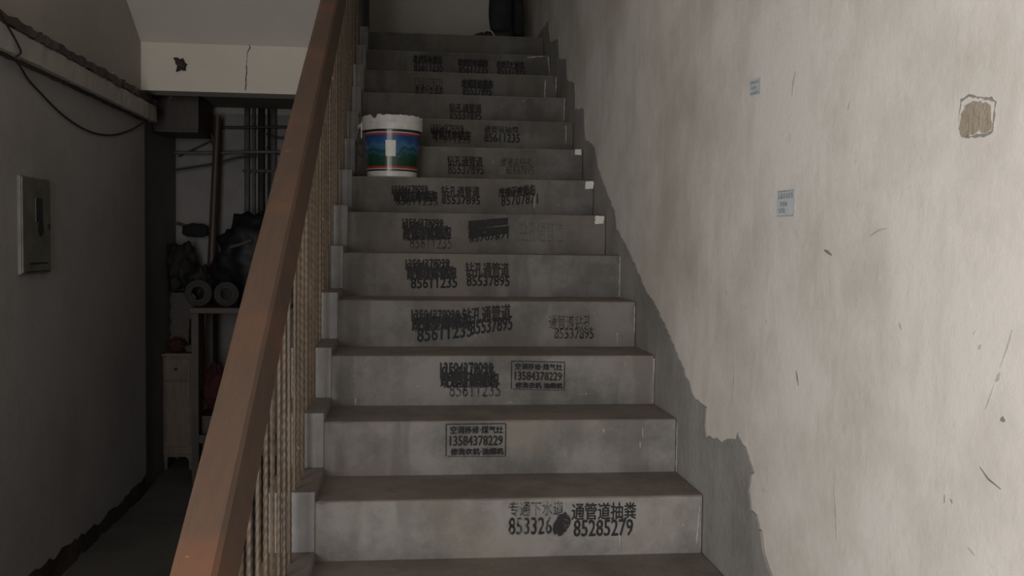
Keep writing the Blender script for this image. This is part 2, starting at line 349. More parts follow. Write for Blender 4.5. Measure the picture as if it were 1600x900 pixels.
# ------------------------------------------------------------------ the staircase
stairs = empty('staircase', (.5, 0, FLOOR), 'concrete flight of steps stamped with black stencilled adverts, climbing along the white wall', 'staircase')
SP = Matrix.Translation((-.5, 0, -FLOOR))
steps = {}
rnd = random.Random(5)
for k in range(-3, 14):
    y0, z0, z1 = (k - 1) * T, (k - 1) * R, k * R
    y1 = y0 + T + .015 if k < 13 else 3.33
    bm = bmesh.new(); n = 60
    cols = []
    for i in range(n + 1):
        x = XK + (XR - .008 - XK) * i / n
        c = .004 + .004 * max(0, noise.noise(Vector((x * 9, k * 3.1, 0)))) + (.004 if rnd.random() < .03 else 0)
        d = .0018 * noise.noise(Vector((x * 4, k * 7.7, 2)))
        cols.append([bm.verts.new(p) for p in ((x, y0 + d, z0), (x, y0 + d, z1 - c), (x, y0 + c * .7 + d, z1 - c * .2), (x, y0 + .02, z1), (x, y1, z1))])
    for a, b in zip(cols, cols[1:]):
        for q in range(4):
            f = bm.faces.new((a[q], b[q], b[q + 1], a[q + 1])); f.material_index = 0 if q < 1 else 1
    e = [[bm.verts.new((x, y1, z0)) for x in (XK, XR - .008)]]
    bm.faces.new([cols[0][q] for q in range(5)] + [e[0][0]]); bm.faces.new([cols[-1][q] for q in range(4, -1, -1)] + [e[0][1]][::-1])
    bmesh.ops.recalc_face_normals(bm, faces=bm.faces[:])
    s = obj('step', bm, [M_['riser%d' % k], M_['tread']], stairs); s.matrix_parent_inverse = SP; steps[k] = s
    kb = B(-.075, XK + .002, y0 - .006, y1 - .006 if k < 13 else 3.33, z0 + .026, z1 + .026, bev=.004)
    for f in kb.faces: f.material_index = 1 if f.normal.z > .5 else 0
    kb.normal_update()
    for f in kb.faces: f.material_index = 1 if f.normal.z > .5 else 0
    obj('kerb_block', kb, [M_['kerb'], M_['tread']], s)
bm = bmesh.new()       # waist slab carrying the steps
prism(bm, [(-1.04, FLOOR), (-1.04 + .001, FLOOR + .005), (3.2, 1.86), (3.33, 1.93), (3.33, 1.75), (-.72, FLOOR)], 'x', -.07, XR - .008)
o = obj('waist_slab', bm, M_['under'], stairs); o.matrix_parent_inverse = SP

# stencilled adverts: text laid on each riser
def text_mesh(s, bold=.0):
    cu = bpy.data.curves.new('t', 'FONT'); cu.body = s; cu.resolution_u = 2; cu.size = 1
    to = bpy.data.objects.new('t', cu); C.objects.link(to)
    bpy.context.view_layer.update()
    me = bpy.data.meshes.new_from_object(to.evaluated_get(bpy.context.evaluated_depsgraph_get()))
    bpy.data.objects.remove(to); bpy.data.curves.remove(cu); return me
cache = {}
def add_text(bm, s, x0, x1, z0, z1, y, bold=.0, tilt=0, seed=0):
    if s not in cache: cache[s] = text_mesh(s)
    me = cache[s]; xs = [v.co.x for v in me.vertices]; ys = [v.co.y for v in me.vertices]
    a, b, c, d = min(xs), max(xs), min(ys), max(ys); q = .0004 + bold * .028
    for n_, (ox, oz) in enumerate(((-q, 0), (q, 0), (0, q * .8), (0, -q * .8))):   # four thin passes thicken the strokes
        vs = []
        for v in me.vertices:
            u = (v.co.x - a) / (b - a); t = (v.co.y - c) / (d - c)
            x = x0 + u * (x1 - x0); z = z0 + t * (z1 - z0) + tilt * (u - .5) * (x1 - x0)
            x += ox + .0009 * noise.noise(Vector((x * 120, z * 120, seed))); z += oz + .0009 * noise.noise(Vector((x * 110, z * 110, seed + 5)))
            vs.append(bm.verts.new((x, y - n_ * .00003, z)))
        for p in me.polygons:
            try: bm.faces.new([vs[i] for i in p.vertices])
            except ValueError: pass
TX = {'num': ('13584378229', .028), 'dense': ('专修下水通沟', .045), 'n85': ('85611235', .03), 'zk': ('钻孔通管道', .03), 'n95': ('85537895', .03),
      'tz': ('通管道钻孔', .01), 'zt': ('专通下水道', .02), 'n6': ('853326', .045), 'tg': ('通管道抽粪', .018), 'tg2': ('通管道抽粪', .03), 'n8': ('85285279', .022), 'n07': ('85707871', .015)}
ADS = [
    (2, 0.403, 0.578, 0.215, 0.31, 'frame', 0.0, 0.9),
    (3, 0.623, 0.796, 0.37, 0.46, 'frame', -0.024, 0.85),
    (1, 0.561, 0.708, 0.111, 0.151, 'zt', 0.0, 0.55),
    (1, 0.561, 0.677, 0.061, 0.108, 'n6', 0.0, 0.7),
    (1, 0.677, 0.731, 0.057, 0.125, 'blob', 0.0, 0.9),
    (1, 0.731, 0.907, 0.098, 0.144, 'tg', 0.0, 0.9),
    (1, 0.737, 0.899, 0.053, 0.098, 'n8', 0.0, 0.95),
    (3, 0.394, 0.563, 0.405, 0.458, 'num', 0.0, 0.95),
    (3, 0.398, 0.58, 0.38, 0.429, 'dense', 0.0, 0.95),
    (3, 0.423, 0.588, 0.347, 0.392, 'n85', 0.0, 0.55),
    (4, 0.303, 0.469, 0.566, 0.608, 'num', 0.0, 0.95),
    (4, 0.307, 0.507, 0.541, 0.59, 'dense', 0.067, 0.9),
    (4, 0.323, 0.514, 0.505, 0.555, 'n85', 0.105, 0.9),
    (4, 0.478, 0.646, 0.564, 0.622, 'zk', 0.107, 0.8),
    (4, 0.507, 0.653, 0.53, 0.58, 'n95', 0.123, 0.85),
    (4, 0.782, 0.935, 0.542, 0.592, 'tz', 0.0, 0.5),
    (4, 0.803, 0.943, 0.508, 0.545, 'n95', 0.0, 0.6),
    (5, 0.281, 0.443, 0.74, 0.779, 'num', 0.029, 0.9),
    (5, 0.289, 0.468, 0.705, 0.753, 'dense', 0.027, 0.95),
    (5, 0.301, 0.473, 0.671, 0.712, 'n85', 0.028, 0.85),
    (5, 0.504, 0.668, 0.716, 0.769, 'zk', 0.0, 0.9),
    (5, 0.509, 0.671, 0.68, 0.718, 'n95', 0.0, 0.8),
    (6, 0.267, 0.428, 0.895, 0.936, 'num', 0.0, 0.85),
    (6, 0.272, 0.459, 0.854, 0.908, 'dense', 0.041, 0.95),
    (6, 0.296, 0.465, 0.816, 0.864, 'n85', 0.0, 0.4),
    (6, 0.529, 0.692, 0.901, 0.942, 'slab', 0.111, 0.95),
    (6, 0.531, 0.695, 0.865, 0.909, 'slab2', 0.111, 0.9),
    (6, 0.739, 0.918, 0.849, 0.932, 'zk', 0.0, 0.18),
    (7, 0.221, 0.371, 1.048, 1.084, 'num', 0.036, 0.8),
    (7, 0.23, 0.412, 1.019, 1.062, 'dense', 0.03, 0.85),
    (7, 0.235, 0.415, 1.0, 1.035, 'n85', 0.0, 0.75),
    (7, 0.431, 0.594, 1.041, 1.085, 'zk', 0.0, 0.85),
    (7, 0.432, 0.597, 1.008, 1.041, 'n95', 0.0, 0.8),
    (7, 0.68, 0.836, 1.051, 1.092, 'dense', 0.125, 0.75),
    (7, 0.689, 0.848, 1.01, 1.054, 'n07', 0.088, 0.8),
    (8, 0.466, 0.627, 1.195, 1.239, 'zk', 0.0, 0.8),
    (8, 0.469, 0.634, 1.157, 1.198, 'n95', 0.0, 0.75),
    (8, 0.71, 0.858, 1.197, 1.235, 'tz', 0.0, 0.5),
    (8, 0.734, 0.865, 1.162, 1.197, 'n95', 0.0, 0.45),
    (9, 0.395, 0.553, 1.372, 1.412, 'num', 0.0, 0.7),
    (9, 0.405, 0.588, 1.342, 1.388, 'dense', 0.0, 0.75),
    (9, 0.411, 0.588, 1.324, 1.361, 'n85', 0.0, 0.5),
    (9, 0.653, 0.822, 1.379, 1.413, 'tg2', 0.0, 0.75),
    (9, 0.656, 0.829, 1.335, 1.376, 'n85', 0.0, 0.8),
    (10, 0.496, 0.66, 1.513, 1.555, 'zk', 0.0, 0.85),
    (10, 0.499, 0.66, 1.474, 1.516, 'n95', 0.0, 0.7),
    (11, 0.321, 0.471, 1.681, 1.726, 'num', 0.0, 0.45),
    (11, 0.324, 0.475, 1.64, 1.685, 'dense', 0.0, 0.45),
    (11, 0.575, 0.741, 1.682, 1.727, 'dense', 0.0, 0.8),
    (11, 0.579, 0.735, 1.641, 1.686, 'n95', 0.0, 0.8),
    (12, 0.314, 0.476, 1.857, 1.9, 'dense', 0.0, 0.75),
    (12, 0.318, 0.48, 1.807, 1.861, 'n85', 0.0, 0.8),
    (12, 0.567, 0.734, 1.848, 1.887, 'dense', 0.0, 0.8),
    (12, 0.571, 0.735, 1.804, 1.851, 'n85', 0.0, 0.8),
    (12, 0.786, 0.943, 1.847, 1.883, 'dense', 0.0, 0.7),
    (12, 0.79, 0.948, 1.804, 1.847, 'n95', 0.0, 0.85),
]
cnt = {}
for (k, x0, x1, z0, z1, kd, tl, a) in ADS:
    cnt[k] = cnt.get(k, 0) + 1
    y = (k - 1) * T - .0022 - .0002 * cnt[k]
    bm = bmesh.new()
    if kd == 'frame':
        h = z1 - z0; wd = x1 - x0; tt = tl
        add_text(bm, '空调移修·煤气灶', x0 + .012, x1 - .008, z0 + h * .70, z0 + h * .93, y, .02, tt)
        add_text(bm, '13584378229', x0 + .011, x1 - .009, z0 + h * .33, z0 + h * .63, y, .02, tt)
        add_text(bm, '修洗衣机·油烟机', x0 + .014, x1 - .006, z0 + h * .04, z0 + h * .24, y, .045, tt, 3)
        def bar(ax, az, bx, bz, q=.0016):
            f = lambda x, z: (x, z + tt * (x - (x0 + x1) / 2))
            d = Vector((bx - ax, bz - az)).normalized(); nn = Vector((-d.y, d.x)) * q
            c = [f(ax - nn.x, az - nn.y), f(bx - nn.x, bz - nn.y), f(bx + nn.x, bz + nn.y), f(ax + nn.x, az + nn.y)]
            bm.faces.new([bm.verts.new((p[0], y, p[1])) for p in c])
        bar(x0, z0, x0, z1); bar(x1, z0, x1, z1); bar(x0, z1, x1, z1); bar(x0 + .005, z0, x1, z0 - .002, .001)
    elif kd in ('blob',):
        pl = [((x0 + x1) / 2 + (x1 - x0) * .5 * math.cos(a) * (.85 + .3 * noise.noise(Vector((a * 2, 3, 0)))) + .008 * math.sin(a), (z0 + z1) / 2 - .004 + (z1 - z0) * .5 * math.sin(a) * (.9 + .35 * noise.noise(Vector((a * 3, 8, 0))))) for a in [i * math.pi / 14 for i in range(28)]]
        bm.faces.new([bm.verts.new((p[0], y, p[1])) for p in pl])
    elif kd in ('slab', 'slab2'):
        h = z1 - z0; dz = lambda x: tl * (x - (x0 + x1) / 2)
        pl = ragged([(x0, z0 + .004), (x0 + .002, z1 - .002), (x1, z1 - .006), (x1 - .002, z0 + .008)], .012, .0015, 9 + len(kd))
        bm.faces.new([bm.verts.new((p[0], y, p[1] + dz(p[0]))) for p in pl])
        if kd == 'slab2': add_text(bm, '85707871', x0 + .004, x1 - .002, z0 - .012, z0 + .012, y, .02, tl)
    else:
        s, bo = TX[kd]
        add_text(bm, s, x0, x1, z0, z1, y, bo, tl, k)
        if kd == 'dense':   # second impression stamped over the first, slightly shifted
            add_text(bm, '疏通厨厕管道', x0 - .003, x1 - .006, z0 - .004, z1 - .006, y - .0001, .03, tl, k + 3)
        if kd in ('num',) and k < 10:
            add_text(bm, '85611235', x0 + .004, x1 + .003, z0 - .008, z1 - .012, y - .0001, .03, tl, k + 7)
    obj('stencilled_advert', bm, ink(a if a > .75 else a * .72), steps[k])
# white paint drips and dabs on the risers
DR = {2: [(1.096, .31, 1.095, .157), (.983, .252, .984, .233), (.99, .294, .991, .264), (.872, .292, .872, .28)], 1: [(.978, .101, .979, .076), (1.085, .13, 1.078, .024), (.864, .055, .865, .008)],
      3: [(1.092, .47, 1.091, .318), (.995, .46, .999, .445), (.127, .344, .127, .322)], 4: [(1.09, .625, 1.09, .529), (1.028, .529, 1.029, .483)], 5: [(1.094, .799, 1.094, .639)],
      7: [(.833, 1.052, .834, .994), (.938, 1.015, .941, 1.007)], 11: [(1.028, 1.735, 1.023, 1.593), (1.088, 1.754, 1.087, 1.664)], 12: [(1.08, 1.916, 1.092, 1.808), (.877, 1.88, .885, 1.823), (.961, 1.905, 1.065, 1.915)],
      9: [(1.056, 1.424, 1.057, 1.333)], 10: [(1.092, 1.6, 1.09, 1.478), (.874, 1.58, .878, 1.57)]}
for k, ds in DR.items():
    for ax, az, bx, bz in ds:
        q = .0028 if k not in (11, 12) else .0035
        bm = bmesh.new(); dd = Vector((bx - ax, bz - az)); L = dd.length; m = max(2, int(L / .012)); nn = Vector((-dd.y, dd.x)).normalized()
        Lp, Rp = [], []
        for i in range(m + 1):
            p = Vector((ax, az)) + dd * i / m; ww = q * (.35 + rnd.random() * .8) * (1 if i < m else .4); Lp.append(tuple(p + nn * ww)); Rp.append(tuple(p - nn * ww))
        yy = (k - 1) * T - .0032
        for i in range(m): bm.faces.new([bm.verts.new((c[0], yy, c[1])) for c in (Lp[i], Lp[i + 1], Rp[i + 1], Rp[i])])
        obj('paint_drip', bm, M_['drip'], steps[k])
for k, x, z in ((8, 1.070, 1.268), (7, 1.075, 1.100), (6, 1.066, .941)):
    s = .014 if k == 8 else .018
    pl = ragged([(x - s, z - s * .9), (x + s, z - s * .8), (x + s * 1.1, z + s * .9), (x - s * .9, z + s)], .008, .002, k)
    bm = bmesh.new(); prism(bm, pl, 'y', (k - 1) * T + .001, (k - 1) * T - .0035); obj('paint_patch', bm, M_['paint'], steps[k])

# ------------------------------------------------------------------ railing
CT = 1.060            # height of the handrail's top over the line z = SL*y
rail = empty('stair_railing', (0, -1.4, FLOOR), 'worn wooden handrail on brown twisted iron bars along the open left side of the stairs', 'railing')
RP = Matrix.Translation((0, 1.4, -FLOOR))
def rsub(name, bm, mat, **k):
    o = obj(name, bm, mat, rail, **k); o.matrix_parent_inverse = RP; return o
sec = [(-.042, -.100), (-.046, -.030), (-.041, -.004), (-.034, 0), (.016, -.001), (.023, -.008), (.029, -.040), (.037, -.094), (.026, -.104), (-.030, -.106)]
bm = bmesh.new(); rings = []
ys = [-1.62 + i * (3.42 + 1.62) / 60 for i in range(61)]
for y in ys:
    rings.append([bm.verts.new((x + .0012 * noise.noise(Vector((j, y * 3, 0))), y, CT + SL * y + z + .0012 * noise.noise(Vector((j, y * 3, 9))))) for j, (x, z) in enumerate(sec)])
for a, b in zip(rings, rings[1:]):
    for q in range(len(sec)): bm.faces.new((a[q], a[(q + 1) % len(sec)], b[(q + 1) % len(sec)], b[q]))
bm.faces.new(rings[0]); bm.faces.new(rings[-1][::-1]); bmesh.ops.recalc_face_normals(bm, faces=bm.faces[:])
rsub('handrail', bm, M_['rail'])
bm = bmesh.new()
prism(bm, [(-1.5, CT - .118 - 1.5 * SL), (3.4, CT - .118 + 3.4 * SL), (3.4, CT - .105 + 3.4 * SL), (-1.5, CT - .105 - 1.5 * SL)], 'x', -.018, .018)
rsub('flat_bar', bm, M_['bar'])
def twist_mesh():
    bm = bmesh.new(); n = 170; rings = []
    for i in range(n + 1):
        t = i / n; a = t * math.pi * 2 * 17
        rings.append([bm.verts.new((.0058 * (1 + .085 * math.cos(2 * (q * math.pi / 3 - a))) * math.cos(q * math.pi / 3), .0058 * (1 + .085 * math.cos(2 * (q * math.pi / 3 - a))) * math.sin(q * math.pi / 3), t)) for q in range(6)])
    for a, b in zip(rings, rings[1:]):
        for q in range(6): bm.faces.new((a[q], a[(q + 1) % 6], b[(q + 1) % 6], b[q]))
    bm.faces.new(rings[0][::-1]); bm.faces.new(rings[-1])
    me = bpy.data.meshes.new('baluster'); bm.to_mesh(me); bm.free(); me.materials.append(M_['bar']); return me
tm = twist_mesh(); y = -1.02
while y < 3.3:
    k = math.floor(y / T + .01) + 1; k = max(-3, min(13, k))
    zb = k * R + .024; zt = CT - .117 + SL * y
    o = bpy.data.objects.new('baluster', tm); C.objects.link(o); o.parent = rail; o.matrix_parent_inverse = RP
    o.location = (-.004, y, zb); o.scale = (1, 1, zt - zb); o.rotation_euler = (0, random.uniform(-.004, .004), random.uniform(0, 6.28)); y += .1035
rsub('newel_post', B(-.035, .035, -1.5, -1.43, FLOOR, CT - 1.47 * SL - .11, bev=.004), M_['bar'])
tp = rsub('newel_post', B(-.045, .047, 3.40, 3.47, 2.106, 3.15, bev=.006), M_['iron_dark']); tp['label'] = 'dark top newel post'

# ------------------------------------------------------------------ bucket on the seventh step
bk = empty('paint_bucket', (.218, 1.757, 7 * R + .0015), 'white plastic paint bucket with a blue and green picture label standing on the steps', 'bucket')
bm = bmesh.new()
lathe(bm, [(.0, .0), (.104, 0), (.108, .004), (.1135, .10), (.119, .205), (.1225, .21), (.1225, .216), (.119, .219), (.119, .236), (.128, .238), (.1305, .243), (.1305, .247), (.126, .247), (.118, .24), (.110, .02), (0, .018)], 64)
obj('pail_body', bm, M_['bucket'], bk, smooth=False)
bm = bmesh.new(); rn = random.Random(2); jt = [rn.uniform(-.0035, .0035) - (.014 if j in (41, 42, 60) else 0) for j in range(64)]
lathe(bm, [(.1315, .203), (.1325, .206), (.1325, .232), (.1335, .236), (.1325, .240), (.131, .262), (.127, .263), (.126, .238), (.128, .212), (.1315, .203)], 64, jit=lambda i, j: jt[j] if 5 <= i <= 6 else 0)
obj('torn_rim', bm, M_['bucket'], bk)
bm = bmesh.new(); lathe(bm, [(.111, .026), (.1212, .203)], 64)
m, nt, b = nodes('picture_label')
tc = N(nt, 'ShaderNodeTexCoord'); sp = N(nt, 'ShaderNodeSeparateXYZ'); nt.links.new(tc.outputs['Object'], sp.inputs[0])
nn = N(nt, 'ShaderNodeTexNoise'); nn.inputs['Scale'].default_value = 14; nt.links.new(tc.outputs['Object'], nn.inputs[0])
n2 = N(nt, 'ShaderNodeTexNoise'); n2.inputs['Scale'].default_value = 45; nt.links.new(tc.outputs['Object'], n2.inputs[0])
ma = N(nt, 'ShaderNodeMath', operation='MULTIPLY_ADD'); nt.links.new(nn.outputs[0], ma.inputs[0]); ma.inputs[1].default_value = .11; nt.links.new(sp.outputs[2], ma.inputs[2])
mr = N(nt, 'ShaderNodeMapRange'); mr.inputs[1].default_value = .095; mr.inputs[2].default_value = .235; nt.links.new(ma.outputs[0], mr.inputs[0])
pic = ramp(nt, mr.outputs[0], [(0, (.006, .035, .012)), (.20, (.008, .05, .02)), (.36, (.010, .06, .045)), (.44, (.03, .11, .17)), (.52, (.012, .05, .05)), (.64, (.045, .15, .28)), (.78, (.02, .08, .25)), (1, (.012, .045, .20))])
pic = mixc(nt, ramp(nt, n2.outputs[0], [(.5, (0, 0, 0)), (.75, (.35,) * 3)]), pic, (.01, .03, .06))
mz = N(nt, 'ShaderNodeMapRange'); mz.inputs[1].default_value = .026; mz.inputs[2].default_value = .203; nt.links.new(sp.outputs[2], mz.inputs[0])
st = N(nt, 'ShaderNodeValToRGB'); st.color_ramp.interpolation = 'CONSTANT'; e = st.color_ramp.elements
bands = [(0, (.012, .014, .035, 1)), (.040, (.5, .45, .42, 1)), (.066, (.33, .03, .02, 1)), (.125, (0, 0, 0, 0)), (.865, (.33, .04, .03, 1)), (.915, (.5, .45, .42, 1)), (.945, (.012, .014, .035, 1))]
while len(e) < len(bands): e.new(.5)
for i, (p, c) in enumerate(bands): e[i].position = p; e[i].color = c
nt.links.new(mz.outputs[0], st.inputs[0])
nt.links.new(mixc(nt, st.outputs[1], pic, st.outputs[0]), b.inputs['Base Color']); b.inputs['Roughness'].default_value = .22
lab = obj('picture_label', bm, m, bk, smooth=True); lab['label'] = 'blue and green landscape label with red bands'
bm = bmesh.new(); a0, a1 = math.radians(-103), math.radians(-82)
vs = [[bm.verts.new(((.1145 + .006 * (z - .085) / .07 + .0012) * math.cos(a), (.1145 + .006 * (z - .085) / .07 + .0012) * math.sin(a), z)) for z in (.088, .156)] for a in [a0 + (a1 - a0) * i / 6 for i in range(7)]]
for p, q in zip(vs, vs[1:]): bm.faces.new((p[0], q[0], q[1], p[1]))
obj('sticker', bm, M_['sticker'], bk)
bm = bmesh.new(); tube(bm, [(-.130, 0, .222), (-.142, -.01, .222)], .012, 12); box(bm, -.1355, -.130, -.03, .012, .17, .24, bev=.002)
obj('handle_lug', bm, M_['bucket'], bk)
bm = bmesh.new(); tube(bm, smoothline([(-.140, -.008, .222), (-.146, -.030, .19), (-.150, -.045, .14), (-.142, -.060, .10), (-.12, -.075, .085)]), .0022, 6)
obj('wire_handle', bm, M_['cable'], bk)

# ------------------------------------------------------------------ meter box, cable and wall adverts
mb = empty('meter_box', (XL, 1.565, .70), 'narrow grey metal meter box with a dark window on the left wall', 'box')
MP = Matrix.Translation((-XL, -1.565, -.70))
def msub(name, bm, mat):
    o = obj(name, bm, mat, mb); o.matrix_parent_inverse = MP; return o
msub('case', B(XL - .002, XL + .013, 1.40, 1.703, .697, 1.084, bev=.003), M_['boxside'])
msub('door', B(XL + .012, XL + .019, 1.405, 1.698, .702, 1.079, bev=.003), M_['steelbox'])
msub('meter_window', B(XL + .018, XL + .0205, 1.535, 1.610, .905, 1.003, bev=.001), M_['blackglass'])
msub('window_stain', (lambda bm: (prism(bm, ragged([(1.56, .86), (1.56, .91), (1.61, .91), (1.625, .87), (1.60, .845)], .012, .004, 2), 'x', XL + .0188, XL + .0196), bm)[1])(bmesh.new()), M_['blackglass'])
bm = bmesh.new(); tube(bm, [(XL + .017, 1.665, .889), (XL + .027, 1.665, .889)], .010, 12); msub('lock', bm, M_['iron_dark'])
msub('vent_slot', B(XL + .0185, XL + .0205, 1.47, 1.66, .735, .741), M_['iron_dark'])
msub('vent_slot', B(XL + .0185, XL + .0205, 1.43, 1.69, .7045, .7075), M_['iron_dark'])

bm = bmesh.new(); tube(bm, smoothline([(-1.15, .85, 1.74), (-1.152, .996, 1.677), (-1.155, 1.1, 1.636), (-1.156, 1.165, 1.606), (-1.158, 1.25, 1.566), (-1.160, 1.296, 1.535), (-1.165, 1.253, 1.505), (-1.20, 1.397, 1.498), (-1.212, 1.50, 1.470), (-1.214, 1.603, 1.444), (-1.214, 1.895, 1.379), (-1.214, 2.235, 1.349), (-1.214, 2.583, 1.369), (-1.212, 2.927, 1.435), (-1.205, 3.144, 1.50)]), .0042, 6)
tag(obj('cable', bm, M_['cable']), 'thin black cable sagging in a loop below the ledge on the left wall', 'cable')
bm = bmesh.new(); tube(bm, smoothline([(-1.214, .7, 1.56), (-1.214, 1.0, 1.545), (-1.213, 1.2, 1.525), (-1.212, 1.29, 1.518)]), .006, 6)
tag(obj('cable', bm, M_['batten']), 'short thick brown cable joining the loop at the far left under the ledge', 'cable')

def ad(y0, y1, z0, z1, label, lines, skew):
    t = obj('advert_sticker', (lambda bm: (prism(bm, [(y0, z0), (y1, z0 - skew), (y1, z1 - skew), (y0, z1)], 'x', XR, XR - .0008), bm)[1])(bmesh.new()), M_['leaf_ad'])
    tag(t, label, 'sticker')
    for a, b, c, d in lines:
        L = lambda u: y0 + (y1 - y0) * u; Z = lambda v: z0 + (z1 - z0) * v
        bm = bmesh.new()
        for q in range(6):
            u0 = a + (b - a) * q / 6; u1 = u0 + (b - a) / 6 * .82
            prism(bm, [(L(u0), Z(c) - skew * u0), (L(u1), Z(c) - skew * u1), (L(u1), Z(d) - skew * u1), (L(u0), Z(d) - skew * u0)], 'x', XR - .0007, XR - .0014)
        obj('printed_line', bm, M_['ad_ink'], t)
ad(-.466, -.566, .905, .963, 'pale blue printed advert sticker on the white wall, the lower larger one', [(.05, .95, .93, .98), (.08, .92, .68, .88), (.20, .62, .40, .56), (.15, .50, .14, .32), (.05, .95, .02, .06)], .001)
ad(-.277, -.350, 1.199, 1.238, 'smaller faded advert sticker high on the white wall', [(.1, .9, .05, .2), (.1, .6, .38, .52), (.1, .9, .7, .85)], .004)

# ------------------------------------------------------------------ store space under the landing
def pipe(x, z0, z1, r, mat, lab, y=4.2, grp='pipes on the storage wall'):
    t = empty('wall_pipe', (x, y - r - .012, z0), lab, 'pipe', grp)
    bm = bmesh.new(); tube(bm, [(0, 0, 0), (0, 0, z1 - z0)], r, 12); obj('pipe_run', bm, M_[mat], t, smooth=True)
    for q in (.25, .72):
        zz = (z1 - z0) * q; bm = bmesh.new(); box(bm, -r - .008, r + .008, -r - .003, r + .013, zz, zz + .018); obj('clip', bm, M_['pipe_dark'], t)
for x, r, m, l in ((-.795, .018, 'pipe_grey', 'leftmost grey vertical pipe of the cluster on the storage wall'), (-.752, .012, 'pipe_grey', 'thin grey vertical pipe just left of the thick dark pipe'),
                   (-.700, .022, 'pipe_dark', 'thick dark vertical pipe in the middle of the cluster'), (-.652, .010, 'pipe_dark', 'thin dark vertical pipe right of the thick dark pipe'),
                   (-.618, .018, 'pipe_grey', 'rightmost grey vertical pipe beside the handrail')):
    pipe(x, .2, 1.735, r, m, l)
def hpipe(pts, r, mat, lab):
    bm = bmesh.new(); tube(bm, smoothline(pts), r, 8); tag(obj('wall_pipe', bm, M_[mat], smooth=True), lab, 'pipe', 'pipes on the storage wall')
hpipe([(-1.26, 4.10, 1.42), (-1.0, 4.10, 1.425), (-.80, 4.10, 1.435), (-.60, 4.10, 1.44), (-.30, 4.10, 1.445)], .010, 'pipe_grey', 'long grey horizontal pipe crossing the storage wall')
hpipe([(-1.26, 4.06, 1.30), (-1.0, 4.08, 1.35), (-.85, 4.09, 1.395), (-.72, 4.09, 1.41)], .007, 'pipe_dark', 'dark wire climbing under the long horizontal pipe')
hpipe([(-.96, 4.13, 1.60), (-.85, 4.13, 1.60), (-.60, 4.13, 1.61), (-.3, 4.13, 1.61)], .009, 'pipe_dark', 'upper dark horizontal pipe near the landing underside')
hpipe([(-.66, 4.12, 1.56), (-.56, 4.10, 1.535), (-.46, 4.12, 1.56), (-.3, 4.12, 1.57)], .006, 'pipe_dark', 'dark drooping wire near the landing underside by the handrail')
hpipe([(-.66, 4.12, 1.47), (-.56, 4.09, 1.42), (-.47, 4.12, 1.45), (-.3, 4.12, 1.49)], .005, 'pipe_dark', 'dark looped wire below the long horizontal pipe by the handrail')
hpipe([(-1.24, 4.15, 1.40), (-1.1, 4.14, 1.47), (-.98, 4.14, 1.53)], .005, 'pipe_dark', 'dark wire slanting up to the wooden pole')
hpipe([(-.80, 4.13, .98), (-.66, 4.12, 1.06), (-.5, 4.13, 1.15)], .004, 'pipe_dark', 'thin wire slanting across the lower pipe cluster')
bm = bmesh.new(); tube(bm, [(-1.03, 3.96, -.61), (-1.0, 3.99, .6), (-.96, 4.02, 1.66)], [.028, .026, .022], 10); tube(bm, [(-.966, 4.015, 1.44), (-1.03, 4.01, 1.60)], [.018, .012], 8)
tag(obj('wooden_pole', bm, M_['pole']), 'rough wooden pole leaning upright in the dark store under the landing', 'pole')
# dark wooden box fixed under the landing at left
hb = empty('hanging_box', (-1.15, 3.75, 1.50), 'dark wooden box hung under the landing slab behind the left wall', 'box')
obj('box_case', (lambda: B(-.115, .155, -.16, .2, .0, .235, bev=.004))(), M_['darkwood'], hb)
obj('lid', (lambda: B(-.118, .158, -.165, -.157, .02, .225, bev=.002))(), M_['darkwood'], hb)
# pale cabinet
cb = empty('wooden_cabinet', (-1.17, 3.9, FLOOR), 'pale wooden cabinet on short legs behind the end of the left wall', 'cabinet')
obj('cabinet_body', B(-.095, .09, -.10, .25, .10, .735, bev=.003), M_['cabwood'], cb)
obj('cabinet_top', B(-.10, .10, -.115, .26, .735, .755, bev=.004), M_['cabwood'], cb)
dr = obj('drawer', B(-.085, .08, -.112, -.10, .585, .72, bev=.003), M_['cabwood'], cb)
obj('door', B(-.085, .08, -.112, -.10, .15, .575, bev=.003), M_['cabwood'], cb)
bm = bmesh.new(); bmesh.ops.create_uvsphere(bm, u_segments=12, v_segments=8, radius=.009, matrix=Matrix.Translation((-.01, -.118, .655))); obj('knob', bm, M_['iron_dark'], dr)
for x in (-.08, .075):
    for y in (-.085, .23):
        bm = bmesh.new(); tube(bm, [(x, y, 0), (x, y, .11)], [.011, .016], 8); obj('leg', bm, M_['cabwood'], cb)
bm = bmesh.new(); prism(bm, [(-.09, .10), (-.09, .06), (-.07, .085), (.05, .085), (.07, .06), (.085, .05), (.085, .10)], 'y', -.10, -.085); obj('apron', bm, M_['cabwood'], cb)
# workbench of dark wood
wb = empty('workbench', (-.66, 3.60, FLOOR), 'dark wooden bench piled with bags in the store under the landing', 'bench')
obj('bench_top', B(-.35, .42, -.20, .30, 1.04, 1.075, bev=.004), M_['pole'], wb)
for x in (-.32, .38):
    for y in (-.17, .26): obj('leg', B(x - .02, x + .02, y - .02, y + .02, 0, 1.04), M_['darkwood'], wb)
obj('crossbar', B(-.32, .38, -.18, -.16, .25, .30), M_['darkwood'], wb)
def lump(loc, s, seed, n=3, f=2.2, amp=.35):
    bm = bmesh.new(); bmesh.ops.create_icosphere(bm, subdivisions=n + 1, radius=1)
    for v in bm.verts:
        d = 1 + amp * noise.fractal(v.co * f + Vector((seed, 0, 0)), .8, 2.2, 3)
        v.co = Vector((v.co.x * s[0] * d, v.co.y * s[1] * d, max(-.8, v.co.z) * s[2] * d))
    mz_ = min(v.co.z for v in bm.verts)
    for v in bm.verts: v.co.z -= mz_
    return bm
BT = FLOOR + 1.0765
